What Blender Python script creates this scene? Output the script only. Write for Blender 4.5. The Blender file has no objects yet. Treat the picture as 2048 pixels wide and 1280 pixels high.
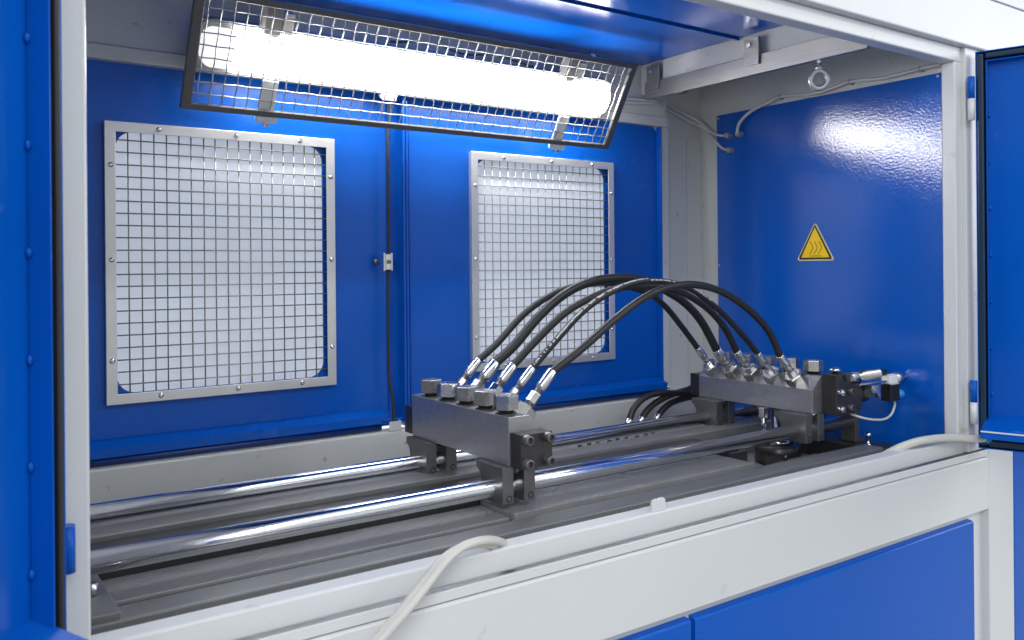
import bpy, math, random
from mathutils import Vector, Matrix
random.seed(7)
sc = bpy.context.scene
col = sc.collection

# ------------------------------------------------------------------ camera
cd = bpy.data.cameras.new('camera')
cam = bpy.data.objects.new('camera', cd); col.objects.link(cam)
yaw, roll = math.radians(35.18), -0.0087
f = Vector((math.sin(yaw), math.cos(yaw), 0)); r0 = Vector((math.cos(yaw), -math.sin(yaw), 0)); u0 = Vector((0, 0, 1))
r = r0*math.cos(roll) + u0*math.sin(roll); u = u0*math.cos(roll) - r0*math.sin(roll)
m = Matrix((r, u, -f)).transposed().to_4x4(); m.translation = (-0.2785, -1.6289, 1.4497)
cam.matrix_world = m
cd.sensor_width = 36; cd.lens = 30.12; cd.shift_y = -0.05157
cd.clip_start = 0.02; cd.clip_end = 200
sc.camera = cam
cd.dof.use_dof = True; cd.dof.focus_distance = 1.6; cd.dof.aperture_fstop = 8.0

# ------------------------------------------------------------------ light of the hall: world background and added, unseen fill lamps
w = bpy.data.worlds.new('World'); sc.world = w; w.use_nodes = True
bg = w.node_tree.nodes['Background']
bg.inputs[0].default_value = (0.88, 0.94, 1.0, 1); bg.inputs[1].default_value = 0.40

def area(name, loc, target, sx, sy, power, color=(1, 1, 1)):
    l = bpy.data.lights.new(name, 'AREA'); l.shape = 'RECTANGLE'; l.size = sx; l.size_y = sy
    l.energy = power; l.color = color
    o = bpy.data.objects.new(name, l); col.objects.link(o); o.location = loc
    o.rotation_euler = (Vector(target) - Vector(loc)).to_track_quat('-Z', 'Y').to_euler()
    return o
HC = (0.94, 0.97, 1.0)
area('hall_fill', (3.0, -2.4, 3.9), (3.0, -1.4, 0.5), 9.0, 0.15, 15, HC)  # added unseen strip lamp, gives streaks along the chrome rods
area('hall_fill', (3.0, -3.7, 3.9), (3.0, -1.0, 0.8), 9.0, 0.15, 42, HC)  # second added strip, for more streaks in the rods
area('hall_fill', (-2.6, -3.8, 3.4), (0.6, -0.2, 1.2), 0.8, 3.0, 58, HC)  # added unseen fill for the front and the open door
area('side_fill', (5.2, -3.4, 2.2), (0.6, -0.4, 1.1), 3.0, 1.6, 48, HC)  # added unseen panel that brightens the chrome reflections
area('hall_fill', (0.4, 2.6, 3.4), (0.6, 0.0, 1.4), 3.0, 1.2, 180, (0.95, 0.97, 1))  # added unseen lamp that brightens the panes from behind

sc.view_settings.view_transform = 'Standard'; sc.view_settings.look = 'None'
sc.view_settings.exposure = 0.72; sc.view_settings.gamma = 1
sc.render.engine = 'CYCLES'
try:
    sc.cycles.max_bounces = 8; sc.cycles.diffuse_bounces = 5; sc.cycles.glossy_bounces = 5
    sc.cycles.sample_clamp_indirect = 6
except Exception:
    pass

# ------------------------------------------------------------------ materials
def nt(mat):
    return mat.node_tree.nodes, mat.node_tree.links
def material(name, color, rough=0.4, metal=0.0, coat=0.0, bump=0.0, bscale=300, rvar=0.0, cvar=0.0, vscale=6.0,
             stretch=(1, 1, 1), spec=0.5, emit=None, sss=0.0, dirt=None, bdist=0.001, vdetail=4.0):
    mt = bpy.data.materials.new(name); mt.use_nodes = True
    N, L = nt(mt); p = N['Principled BSDF']
    p.inputs['Base Color'].default_value = (*color, 1); p.inputs['Roughness'].default_value = rough
    p.inputs['Metallic'].default_value = metal; p.inputs['Specular IOR Level'].default_value = spec
    p.inputs['Coat Weight'].default_value = coat; p.inputs['Coat Roughness'].default_value = 0.08
    if sss: p.inputs['Subsurface Weight'].default_value = sss; p.inputs['Subsurface Radius'].default_value = (.01, .01, .01)
    g = N.new('ShaderNodeNewGeometry')
    mp = N.new('ShaderNodeMapping'); mp.inputs['Scale'].default_value = stretch
    L.new(g.outputs['Position'], mp.inputs['Vector'])
    if cvar or rvar:
        n = N.new('ShaderNodeTexNoise'); n.inputs['Scale'].default_value = vscale; n.inputs['Detail'].default_value = vdetail
        L.new(mp.outputs[0], n.inputs['Vector'])
        if cvar:
            h = N.new('ShaderNodeMapRange'); h.inputs[1].default_value = 0.15; h.inputs[2].default_value = 0.85
            h.inputs[3].default_value = 1-cvar; h.inputs[4].default_value = 1+cvar
            L.new(n.outputs[0], h.inputs[0])
            mx = N.new('ShaderNodeVectorMath'); mx.operation = 'SCALE'; mx.inputs[0].default_value = color
            L.new(h.outputs[0], mx.inputs['Scale'])
            last = mx.outputs[0]
            if dirt:                                    # small scuffs and specks
                d = N.new('ShaderNodeTexNoise'); d.inputs['Scale'].default_value = dirt[0]; d.inputs['Detail'].default_value = 8
                L.new(g.outputs['Position'], d.inputs['Vector'])
                rr = N.new('ShaderNodeMapRange'); rr.inputs[1].default_value = dirt[1]; rr.inputs[2].default_value = dirt[1]+0.07
                L.new(d.outputs[0], rr.inputs[0])
                mm = N.new('ShaderNodeMix'); mm.data_type = 'RGBA'; mm.inputs['B'].default_value = (*dirt[2], 1)
                L.new(last, mm.inputs['A']); L.new(rr.outputs[0], mm.inputs['Factor']); last = mm.outputs['Result']
            L.new(last, p.inputs['Base Color'])
        if rvar:
            h2 = N.new('ShaderNodeMapRange'); h2.inputs[1].default_value = 0.15; h2.inputs[2].default_value = 0.85
            h2.inputs[3].default_value = max(0.02, rough-rvar); h2.inputs[4].default_value = rough+rvar
            L.new(n.outputs[0], h2.inputs[0]); L.new(h2.outputs[0], p.inputs['Roughness'])
    if bump:
        b = N.new('ShaderNodeTexNoise'); b.inputs['Scale'].default_value = bscale; b.inputs['Detail'].default_value = 3
        L.new(mp.outputs[0], b.inputs['Vector'])
        bm = N.new('ShaderNodeBump'); bm.inputs['Strength'].default_value = bump; bm.inputs['Distance'].default_value = bdist
        L.new(b.outputs[0], bm.inputs['Height']); L.new(bm.outputs[0], p.inputs['Normal'])
        if coat: L.new(bm.outputs[0], p.inputs['Coat Normal'])
    if emit:
        p.inputs['Emission Color'].default_value = (*emit[0], 1); p.inputs['Emission Strength'].default_value = emit[1]
    return mt

BLUE = (0.0006, 0.092, 0.47)
M = {}
M['blue'] = material('blue_textured_paint', BLUE, 0.115, coat=0.0, bump=1.0, bscale=190, bdist=0.00034, cvar=0.06, vscale=5, rvar=0.04, spec=1.0,
                     dirt=(38, 0.76, (0.05, 0.14, 0.6)))
M['blue_smooth'] = material('blue_gloss_paint', BLUE, 0.18, bump=0.12, bscale=180, cvar=0.07, vscale=5, rvar=0.09, spec=0.22, dirt=(22, 0.70, (0.03, 0.13, 0.5)))
M['blue_rear'] = material('blue_rear_paint', BLUE, 0.26, bump=1.0, bscale=260, bdist=0.00030, cvar=0.06, vscale=5, rvar=0.04, spec=0.38)
M['white'] = material('white_cabinet_paint', (0.66, 0.665, 0.66), 0.32, bump=0.22, bscale=420, cvar=0.025, vscale=4, rvar=0.05,
                      dirt=(24, 0.685, (0.50, 0.49, 0.46)))
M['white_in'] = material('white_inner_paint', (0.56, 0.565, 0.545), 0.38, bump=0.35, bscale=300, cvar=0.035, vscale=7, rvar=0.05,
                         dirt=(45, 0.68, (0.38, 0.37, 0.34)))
M['stainless'] = material('brushed_stainless', (0.74, 0.73, 0.71), 0.42, 0.75, cvar=0.06, vscale=14, rvar=0.06)
M['rail'] = material('brushed_rail_steel', (0.36, 0.35, 0.335), 0.40, 0.8, cvar=0.16, vscale=20, rvar=0.08, stretch=(14, 1, 30))
M['wire'] = material('steel_wire', (0.36, 0.35, 0.33), 0.34, 0.9)
M['guardwire'] = material('zinc_guard_wire', (0.42, 0.42, 0.41), 0.36, 0.9)
M['chrome'] = material('hard_chrome', (0.82, 0.83, 0.86), 0.07, 1.0, rvar=0.02, vscale=25)
M['rodchrome'] = material('ground_chrome_rod', (0.92, 0.925, 0.955), 0.14, 1.0)      # ground round: gloss spreads along the axis
_p = M['rodchrome'].node_tree.nodes['Principled BSDF']; _p.inputs['Anisotropic'].default_value = 0.98
_c = M['rodchrome'].node_tree.nodes.new('ShaderNodeCombineXYZ'); _c.inputs[0].default_value = 1.0
M['rodchrome'].node_tree.links.new(_c.outputs[0], _p.inputs['Tangent'])
_n = M['rodchrome'].node_tree; _g = _n.nodes.new('ShaderNodeBsdfGlossy'); _g.inputs['Roughness'].default_value = 0.05; _g.inputs[0].default_value = (0.92, 0.925, 0.955, 1)
_m = _n.nodes.new('ShaderNodeMixShader'); _m.inputs[0].default_value = 0.62
_n.links.new(_p.outputs[0], _m.inputs[1]); _n.links.new(_g.outputs[0], _m.inputs[2]); _n.links.new(_m.outputs[0], _n.nodes['Material Output'].inputs[0])
M['block'] = material('ground_block_steel', (0.40, 0.395, 0.40), 0.34, 0.85, cvar=0.14, vscale=26, rvar=0.08, stretch=(1, 2.0, 4), bump=0.03, bscale=900, vdetail=6)
M['hex'] = material('turned_hex_steel', (0.46, 0.448, 0.43), 0.27, 0.95, cvar=0.12, vscale=40, rvar=0.07)
M['oxide'] = material('black_oxide_steel', (0.070, 0.066, 0.066), 0.34, 0.75, cvar=0.25, vscale=35, rvar=0.08)
M['legsteel'] = material('dark_clamp_steel', (0.18, 0.177, 0.174), 0.36, 0.75, cvar=0.18, vscale=40, rvar=0.08, bump=0.1, bscale=600)
M['zinc'] = material('bright_zinc', (0.74, 0.74, 0.72), 0.18, 1.0, cvar=0.08, vscale=60, rvar=0.05)
M['cast'] = material('cast_eye_steel', (0.50, 0.50, 0.48), 0.38, 0.7, cvar=0.15, vscale=80, bump=0.2, bscale=700)
M['rubber'] = material('black_hose_rubber', (0.014, 0.014, 0.014), 0.42, bump=0.1, bscale=500, spec=0.5)
M['gasket'] = material('gasket_rubber', (0.02, 0.021, 0.022), 0.55)
M['gasket_teal'] = material('door_seal_rubber', (0.006, 0.026, 0.055), 0.30)
M['beige'] = material('beige_tube', (0.60, 0.585, 0.53), 0.30, sss=0.3, cvar=0.05, vscale=20)
M['grey_cable'] = material('grey_cable', (0.56, 0.56, 0.53), 0.42)
M['bedgrey'] = material('machine_bed_steel', (0.185, 0.188, 0.188), 0.40, 0.3, cvar=0.14, vscale=18, rvar=0.08, stretch=(1, 5, 1), bump=0.08, bscale=500,
                        dirt=(60, 0.71, (0.3, 0.29, 0.27)))
M['beddark'] = material('machine_bed_dark', (0.050, 0.051, 0.051), 0.34, 0.3, cvar=0.18, vscale=20, rvar=0.08, stretch=(1, 4, 1))
M['bedlight'] = material('machine_bed_light', (0.34, 0.335, 0.32), 0.40, 0.35, cvar=0.12, vscale=14, rvar=0.08, stretch=(1, 6, 1))
M['guard'] = material('guard_frame_paint', (0.125, 0.121, 0.116), 0.45, 0.2, bump=0.1, bscale=400)
M['housing'] = material('lamp_housing_grey', (0.26, 0.265, 0.265), 0.4)
M['strap'] = material('lamp_strap', (0.78, 0.78, 0.76), 0.40, 0.0)
M['yellow'] = material('sign_yellow', (0.98, 0.62, 0.008), 0.40)
M['cream'] = material('sign_cream', (0.75, 0.68, 0.32), 0.40)
M['black'] = material('sign_black', (0.012, 0.011, 0.010), 0.45)
M['plastic_black'] = material('black_plastic', (0.012, 0.012, 0.013), 0.38)
M['plastic_blue'] = material('light_blue_plastic', (0.02, 0.24, 0.62), 0.3)
M['white_print'] = material('white_print', (0.72, 0.73, 0.74), 0.5)
M['plastic_grey'] = material('grey_gland_plastic', (0.30, 0.33, 0.36), 0.4)
M['concrete'] = material('floor_concrete', (0.30, 0.30, 0.29), 0.55, cvar=0.12, vscale=3, bump=0.1, bscale=40)
M['tube'] = material('lamp_diffuser_glow', (0.85, 0.86, 0.86), 0.25, emit=((1.0, 0.985, 0.95), 17.0))
M['endcap'] = material('lamp_end_plastic', (0.70, 0.71, 0.71), 0.12, emit=((1.0, 0.985, 0.95), 0.55))  # faint glow put in for tube light passing through the plastic
# polycarbonate pane: milky twin-wall sheet, faint vertical ribs, a little light from the hall behind it
pm = material('twin_wall_pane', (0.82, 0.835, 0.86), 0.22, spec=0.5, cvar=0.07, vscale=3)  # broad colour variation stands in for faint reflections
N, L = nt(pm); p = N['Principled BSDF']
wv = N.new('ShaderNodeTexWave'); wv.bands_direction = 'X'; wv.inputs['Scale'].default_value = 55
tc = N.new('ShaderNodeNewGeometry'); L.new(tc.outputs['Position'], wv.inputs['Vector'])
bp = N.new('ShaderNodeBump'); bp.inputs['Strength'].default_value = 0.012; bp.inputs['Distance'].default_value = 0.001
L.new(wv.outputs['Fac'], bp.inputs['Height']); L.new(bp.outputs[0], p.inputs['Normal'])
tr = N.new('ShaderNodeBsdfTranslucent'); tr.inputs[0].default_value = (0.85, 0.88, 0.93, 1)
ms = N.new('ShaderNodeMixShader'); ms.inputs[0].default_value = 0.34
L.new(p.outputs[0], ms.inputs[1]); L.new(tr.outputs[0], ms.inputs[2]); L.new(ms.outputs[0], N['Material Output'].inputs[0])
M['pane'] = pm
# knurled tread strip of the bed
km = material('knurled_tread', (0.25, 0.25, 0.245), 0.45, 0.25, cvar=0.12, vscale=16)
N, L = nt(km); p = N['Principled BSDF']; g_ = N.new('ShaderNodeNewGeometry'); sums = []
for ang in (40, -40):
    mp = N.new('ShaderNodeMapping'); mp.inputs['Rotation'].default_value = (0, 0, math.radians(ang))
    wv = N.new('ShaderNodeTexWave'); wv.inputs['Scale'].default_value = 62
    L.new(g_.outputs['Position'], mp.inputs[0]); L.new(mp.outputs[0], wv.inputs['Vector']); sums.append(wv)
ad = N.new('ShaderNodeMath'); ad.operation = 'MULTIPLY'; L.new(sums[0].outputs['Fac'], ad.inputs[0]); L.new(sums[1].outputs['Fac'], ad.inputs[1])
bp = N.new('ShaderNodeBump'); bp.inputs['Strength'].default_value = 0.8; bp.inputs['Distance'].default_value = 0.0012
L.new(ad.outputs[0], bp.inputs['Height']); L.new(bp.outputs[0], p.inputs['Normal'])
M['knurl'] = km

# ------------------------------------------------------------------ mesh helpers
def V(*a): return Vector(a)
class MB:
    def __init__(s): s.v = []; s.f = []; s.sm = []
    def add(s, vs, fs, smooth=False):
        k = len(s.v); s.v += [Vector(x) for x in vs]
        for q in fs: s.f.append([k+i for i in q]); s.sm.append(smooth)
        return s
    def box(s, x0, x1, y0, y1, z0, z1):
        vs = [(x, y, z) for z in (z0, z1) for y in (y0, y1) for x in (x0, x1)]
        return s.add(vs, [(0, 2, 3, 1), (4, 5, 7, 6), (0, 1, 5, 4), (2, 6, 7, 3), (0, 4, 6, 2), (1, 3, 7, 5)])
    def frame(s, O, ax, ay, az, x0, x1, y0, y1, z0, z1):      # box in a local frame
        O = Vector(O)
        vs = [O+ax*x+ay*y+az*z for z in (z0, z1) for y in (y0, y1) for x in (x0, x1)]
        return s.add(vs, [(0, 2, 3, 1), (4, 5, 7, 6), (0, 1, 5, 4), (2, 6, 7, 3), (0, 4, 6, 2), (1, 3, 7, 5)])
    def prism(s, pts, d):                                     # closed 3D outline swept by d
        n = len(pts); d = Vector(d); P = [Vector(p) for p in pts]
        s.add(P+[p+d for p in P], [tuple(range(n-1, -1, -1)), tuple(range(n, 2*n))])
        k = len(s.v)-2*n
        for i in range(n):
            j = (i+1) % n; s.f.append([k+i, k+j, k+n+j, k+n+i]); s.sm.append(False)
        return s
    def lathe(s, a, axis, prof, n=20, phase=0.0, smooth=True, caps=True):   # prof: (distance along axis, radius)
        a = Vector(a); ax = Vector(axis).normalized()
        t = ax.orthogonal().normalized() if abs(ax.z) < 0.99 else Vector((1, 0, 0))
        if abs(ax.z) < 0.99: t = Vector((0, 0, 1)).cross(ax).normalized()
        b = ax.cross(t); k = len(s.v)
        for d, rad in prof:
            for i in range(n):
                an = phase+2*math.pi*i/n; s.v.append(a+ax*d+(t*math.cos(an)+b*math.sin(an))*rad)
        for q in range(len(prof)-1):
            for i in range(n):
                j = (i+1) % n; s.f.append([k+q*n+i, k+q*n+j, k+(q+1)*n+j, k+(q+1)*n+i]); s.sm.append(smooth)
        if caps:
            s.f.append([k+i for i in range(n-1, -1, -1)]); s.sm.append(False)
            e = k+(len(prof)-1)*n; s.f.append([e+i for i in range(n)]); s.sm.append(False)
        return s
    def cyl(s, a, b, rad, n=16, smooth=True):
        a = Vector(a); b = Vector(b); return s.lathe(a, b-a, [(0, rad), ((b-a).length, rad)], n, 0, smooth)
    def hexa(s, a, axis, R, h, phase=0.0):
        c = 0.12*R
        return s.lathe(a, axis, [(0, R), (h-c*0.5, R), (h, R-c)], 6, phase, False)
    def tube(s, pts, rad, n=12, closed=False):
        P = [Vector(p) for p in pts]; k = len(s.v); up = None; N_ = len(P)
        for i, p in enumerate(P):
            t = (P[(i+1) % N_]-P[i-1] if closed else P[min(i+1, N_-1)]-P[max(i-1, 0)]).normalized()
            if up is None: up = t.orthogonal().normalized()
            up = (up-t*up.dot(t)).normalized(); b = t.cross(up)
            for q in range(n):
                an = 2*math.pi*q/n; s.v.append(p+(up*math.cos(an)+b*math.sin(an))*rad)
        for i in range(N_ if closed else N_-1):
            for q in range(n):
                j = (q+1) % n; i2 = (i+1) % N_
                s.f.append([k+i*n+q, k+i*n+j, k+i2*n+j, k+i2*n+q]); s.sm.append(True)
        if not closed:
            s.f.append([k+q for q in range(n-1, -1, -1)]); s.sm.append(False)
            s.f.append([k+(N_-1)*n+q for q in range(n)]); s.sm.append(False)
        return s
    def ringplate(s, outer, inner, d):        # two outlines with the same point count, swept by d
        n = len(outer); d = Vector(d); k = len(s.v)
        s.v += [Vector(p) for p in outer]+[Vector(p) for p in inner]+[Vector(p)+d for p in outer]+[Vector(p)+d for p in inner]
        for i in range(n):
            j = (i+1) % n
            for q in ((k+i, k+j, k+n+j, k+n+i), (k+2*n+i, k+3*n+i, k+3*n+j, k+2*n+j), (k+i, k+2*n+i, k+2*n+j, k+j), (k+n+i, k+n+j, k+3*n+j, k+3*n+i)):
                s.f.append(list(q)); s.sm.append(False)
        return s
    def build(s, name, mat, parent=None, origin=None, bevel=0.0, seg=2, recalc=True):
        if origin is None: origin = Vector((0, 0, 0)) if parent is None else WL[parent.name]
        origin = Vector(origin)
        me = bpy.data.meshes.new(name); me.from_pydata([tuple(v-origin) for v in s.v], [], s.f); me.update()
        if recalc:
            import bmesh
            b = bmesh.new(); b.from_mesh(me); bmesh.ops.recalc_face_normals(b, faces=b.faces); b.to_mesh(me); b.free()
        me.polygons.foreach_set('use_smooth', s.sm)
        me.materials.append(M[mat])
        o = bpy.data.objects.new(name, me); link(o, parent, origin)
        if bevel:
            bv = o.modifiers.new('edge', 'BEVEL'); bv.width = bevel; bv.segments = seg; bv.limit_method = 'ANGLE'; bv.angle_limit = math.radians(40)
        return o
WL = {}
def link(o, parent, origin):
    col.objects.link(o); WL[o.name] = Vector(origin)
    if parent is not None:
        o.parent = parent; o.location = Vector(origin)-WL[parent.name]
    else: o.location = origin
def thing(name, loc, label, cat, group=None):
    o = bpy.data.objects.new(name, None); o.empty_display_size = 0.05; link(o, None, loc); tag(o, label, cat, group); return o
def tag(o, label, cat, group=None):
    o['label'] = label; o['category'] = cat
    if group: o['group'] = group
    return o
def copy_part(src, parent, origin, rot=None):
    o = src.copy(); link(o, parent, origin)
    if rot: o.rotation_euler = rot
    return o
def bez(pts, n=48):           # smooth curve through points (Catmull-Rom)
    P = [Vector(p) for p in pts]; P = [P[0]*2-P[1]]+P+[P[-1]*2-P[-2]]; out = []
    segs = len(P)-3; per = max(2, n//segs)
    for i in range(segs):
        a, b, c, d = P[i:i+4]
        for k in range(per):
            t = k/per
            out.append(0.5*((2*b)+(c-a)*t+(2*a-5*b+4*c-d)*t*t+(3*b-a-3*c+d)*t**3))
    out.append(P[-2]); return out
def rrect(x0, x1, z0, z1, rad, y, k=8):       # rounded rectangle in XZ at depth y, 4*k points
    out = []
    for cx, cz, a0 in ((x1-rad, z1-rad, 0), (x0+rad, z1-rad, 90), (x0+rad, z0+rad, 180), (x1-rad, z0+rad, 270)):
        for i in range(k):
            a = math.radians(a0+90*i/(k-1)); out.append(V(cx+rad*math.cos(a), y, cz+rad*math.sin(a)))
    return out
def box(name, mat, x0, x1, y0, y1, z0, z1, parent=None, bevel=0.0015, origin=None):
    return MB().box(x0, x1, y0, y1, z0, z1).build(name, mat, parent, origin, bevel)

# ------------------------------------------------------------------ the ground under the cabinet
fl = MB().box(-8, 8, -8, 6, -0.1, 0).build('floor', 'concrete'); fl['kind'] = 'structure'

# ------------------------------------------------------------------ the white enclosure
XR, XL, YF, YR = 1.545, -0.36, -0.705, -0.687
enc = thing('machine_enclosure', (0.7, -0.35, 0), 'white painted steel cabinet frame around the blue lined machine bay', 'cabinet')
# front fascia, columns and lower beam (outer front at YF)
box('front_fascia', 'white', -0.60, 2.05, YF, -0.655, 1.911, 2.0245, enc, 0.003)
box('top_cover', 'white', -0.60, 2.05, YF+0.004, 0.10, 2.030, 2.20, enc, 0.003)
box('roof_gap_strip', 'blue_smooth', -0.60, 2.05, YF+0.012, 0.08, 2.0245, 2.030, enc, 0)
mb = MB().box(1.6309, 1.7417, YF, -0.60, 0, 1.911); mb.build('front_column', 'white', enc, None, 0.002)
box('front_column', 'white', -0.60, -0.165, YF, -0.64, 0, 1.911, enc, 0.002)
box('hinge_column', 'white', 1.566, 1.6309, YF+0.010, -0.60, 1.0462, 1.911, enc, 0.0015)
# lower beam: narrow upper band, slot, bevelled main face
box('sill_band', 'white', -0.165, 1.6309, YF, YF+0.004, 1.0325, 1.0462, enc, 0.001)
box('slot_backing', 'gasket', -0.165, 1.6170, YF+0.0042, -0.6875, 1.0306, 1.0335, enc, 0)  # black sheet deepens the shade at the bottom of the groove
box('sill_band', 'white', 1.6170, 1.6309, YF, YF+0.004, 1.0306, 1.0325, enc, 0)
MB().prism([(-0.165, YF, 0.9183), (-0.165, YF, 1.0270), (-0.165, YF+0.0035, 1.0306), (-0.165, -0.645, 1.0306), (-0.165, -0.645, 0.9183)], (1.7959, 0, 0)).build('lower_beam', 'white', enc, None, 0.0008)
box('recess_back', 'white', -0.165, 1.6309, YF+0.0150, -0.650, 0.02, 0.9183, enc, 0)
# door frame ring set back from the outer front
box('frame_header', 'white', -0.1574, 1.566, YR, -0.655, 1.879, 1.9110, enc, 0.003)
box('frame_sill', 'white', -0.1574, 1.566, YR, -0.655, 1.0430, 1.0750, enc, 0.003)
box('frame_jamb', 'white', -0.1574, -0.1316, YR, -0.655, 1.0750, 1.879, enc, 0.003)
box('frame_jamb', 'white', 1.5390, 1.566, YR, -0.657, 1.0750, 1.879, enc, 0.003)
# locating tab standing on the sill
tb = MB().prism([(0.6424, -0.686, 1.074), (0.6424, -0.686, 1.088), (0.6445, -0.686, 1.0925), (0.6520, -0.686, 1.0945), (0.6555, -0.686, 1.0930), (0.6590, -0.686, 1.0947),
                 (0.6680, -0.686, 1.0940), (0.6715, -0.686, 1.0905), (0.6725, -0.686, 1.074)], (0, 0.004, 0)).build('locating_tab', 'white', enc, None, 0.001)
# right inner wall behind the blue panel, upper strip, ceiling frame
box('side_wall', 'white_in', XR, XR+0.02, -0.655, 0.05, 0.95, 2.02, enc, 0)
box('end_wall', 'white_in', XL-0.02, XL, -0.655, 0.05, 0.95, 2.02, enc, 0)
box('rear_upper_wall', 'white_in', XL, XR, 0.034, 0.055, 1.80, 2.02, enc, 0)
# back beam above the rear doors with its seam
box('rear_beam', 'white_in', XL, 1.372, -0.012, 0.034, 1.8165, 1.8420, enc, 0.002)
box('rear_beam', 'white_in', XL, 1.372, -0.006, 0.034, 1.8432, 1.985, enc, 0.001)
# right rear column of folded sheet (door stop, web, flange)
box('rear_column', 'white_in', 1.3480, 1.372, -0.012, 0.034, 1.06, 1.8160, enc, 0.002)
box('rear_column', 'white_in', 1.3725, 1.4865, 0.0320, 0.050, 1.0, 1.80, enc, 0.001)
box('rear_column', 'white_in', 1.4875, XR, 0.0310, 0.050, 1.0, 1.80, enc, 0.001)
box('rear_column', 'white_in', XL, -0.20, -0.010, 0.034, 1.06, 1.8160, enc, 0.002)
# base panel under the rear doors
box('rear_base', 'white_in', XL, 1.50, -0.040, 0.045, 1.0, 1.1130, enc, 0.003)
# cross beam under the roof at the right and white strip of ceiling beyond it
box('cross_beam', 'white_in', 1.282, 1.342, -0.655, 0.034, 1.8950, 1.9850, enc, 0.003)
box('ceiling_sheet', 'white_in', XL, XR, -0.655, 0.05, 1.985, 2.0, enc, 0)
box('floor_tray', 'white_in', XL, XR, -0.655, 0.034, 0.985, 1.0, enc, 0)
# weld beads on the corner
for z in (1.33, 1.42, 1.52, 1.61, 1.70, 1.76):
    MB().lathe((1.5405, 0.0275, z), (0, 0, 1), [(0, .001), (.004, .003), (.012, .0032), (.018, .001)], 8).build('weld_bead', 'white_in', enc)

# blue ceiling panels
for k, (a, b) in enumerate(((-0.330, -0.010), (-0.652, -0.336))):
    t = thing('ceiling_panel', (0.46, (a+b)/2, 1.9655), ('glossy blue ceiling panel directly above the caged lamp', 'glossy blue ceiling panel next to the white front header')[k], 'panel')
    box('panel_sheet', 'blue_smooth', XL+0.02, 1.280, a, b, 1.9690, 1.9750, t, 0.002)
    MB().box(XL+0.02, 1.280, a, a+0.006, 1.9640, 1.9690).build('folded_edge', 'blue_smooth', t, None, 0.001)

# ------------------------------------------------------------------ blue side panel, sign, glands
sp = thing('side_panel', (1.543, -0.34, 1.06), 'large blue textured wall sheet carrying the yellow warning triangle', 'panel')
box('panel_sheet', 'blue', 1.5420, 1.5449, -0.6570, -0.0290, 1.000, 1.8610, sp, 0.0006)
scr = MB().lathe((0, 0, 0), (-1, 0, 0), [(0, .0035), (.0015, .0033), (.0024, .0018)], 12).build('panel_screw', 'zinc', sp, (0, 0, 0))
for i, (y, z) in enumerate(((-0.0360, 1.8530), (-0.6480, 1.8540), (-0.0360, 1.45))):
    if i == 0: scr.location = V(1.5418, y, z)-WL[sp.name]; WL[scr.name] = V(1.5418, y, z)
    else: copy_part(scr, sp, (1.5418, y, z))

def tri(cy, z0, wdt, h, x, rad=0.0, k=6):
    A = [(cy+wdt/2, z0), (cy, z0+h), (cy-wdt/2, z0)]
    if not rad: return [V(x, y, z) for y, z in A]
    out = []
    for i in range(3):
        p = Vector(A[i]); a = (Vector(A[i-1])-p).normalized(); b = (Vector(A[(i+1) % 3])-p).normalized()
        bi = (a+b).normalized(); ha = math.acos(max(-1, min(1, a.dot(b))))/2
        c = p+bi*(rad/math.sin(ha)); s0 = c-bi*0
        n1 = Vector((-a.y, a.x)); n2 = Vector((b.y, -b.x))
        if n1.dot(-bi) < 0: n1 = -n1
        if n2.dot(-bi) < 0: n2 = -n2
        for q in range(k):
            v = n1.lerp(n2, q/(k-1)).normalized(); e = c+v*rad; out.append(V(x, e.x, e.y))
    return out
SY, SZ = -0.3400, 1.4590
sg = thing('warning_sign', (1.5415, SY, SZ), 'yellow triangular hot surface warning sign on the blue end wall', 'sign')
MB().prism(tri(SY, SZ, 0.1075, 0.0955, 1.5416, 0.004), (-0.0016, 0, 0)).build('sign_plate', 'cream', sg, None, 0.0003)
MB().prism(tri(SY, SZ+0.0032, 0.0980, 0.0872, 1.5399, 0.003), (-0.0002, 0, 0)).build('black_border', 'black', sg)
MB().prism(tri(SY, SZ+0.0080, 0.0800, 0.0740, 1.5396, 0.0012), (-0.0002, 0, 0)).build('yellow_field', 'yellow', sg)
for k in range(3):
    mb = MB(); pts = []
    for i in range(17):
        t = i/16; pts.append((SY+0.0125-0.0122*k-0.0022+0.0042*math.sin(-math.pi*0.35+t*2*math.pi*0.88)*(-1)-0.0025*(0.5-t)*(-1), SZ+0.0158+0.0325*t))
    n = len(pts); vs = []
    for i, (y, z) in enumerate(pts):
        y2, z2 = pts[min(i+1, n-1)]; y1, z1 = pts[max(i-1, 0)]; l = math.hypot(y2-y1, z2-z1); ny, nz = -(z2-z1)/l, (y2-y1)/l
        for sgn in (-1, 1): vs.append((1.5392, y+ny*sgn*0.00085, z+nz*sgn*0.00085))
    mb.add(vs, [(2*i, 2*i+1, 2*i+3, 2*i+2) for i in range(n-1)]); mb.build('heat_wave', 'black', sg)
MB().box(1.5390, 1.5393, SY-0.0170, SY+0.0170, SZ+0.0110, SZ+0.0123).build('base_line', 'black', sg)
rv = None
for y, z in ((SY+0.0480, SZ+0.0050), (SY-0.0480, SZ+0.0050), (SY, SZ+0.0880)):
    if rv is None: rv = MB().lathe((1.5398, y, z), (-1, 0, 0), [(0, .0028), (.0008, .0026), (.0016, .0012)], 12).build('rivet', 'zinc', sg, (1.5398, y, z))
    else: copy_part(rv, sg, (1.5398, y, z))

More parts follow.
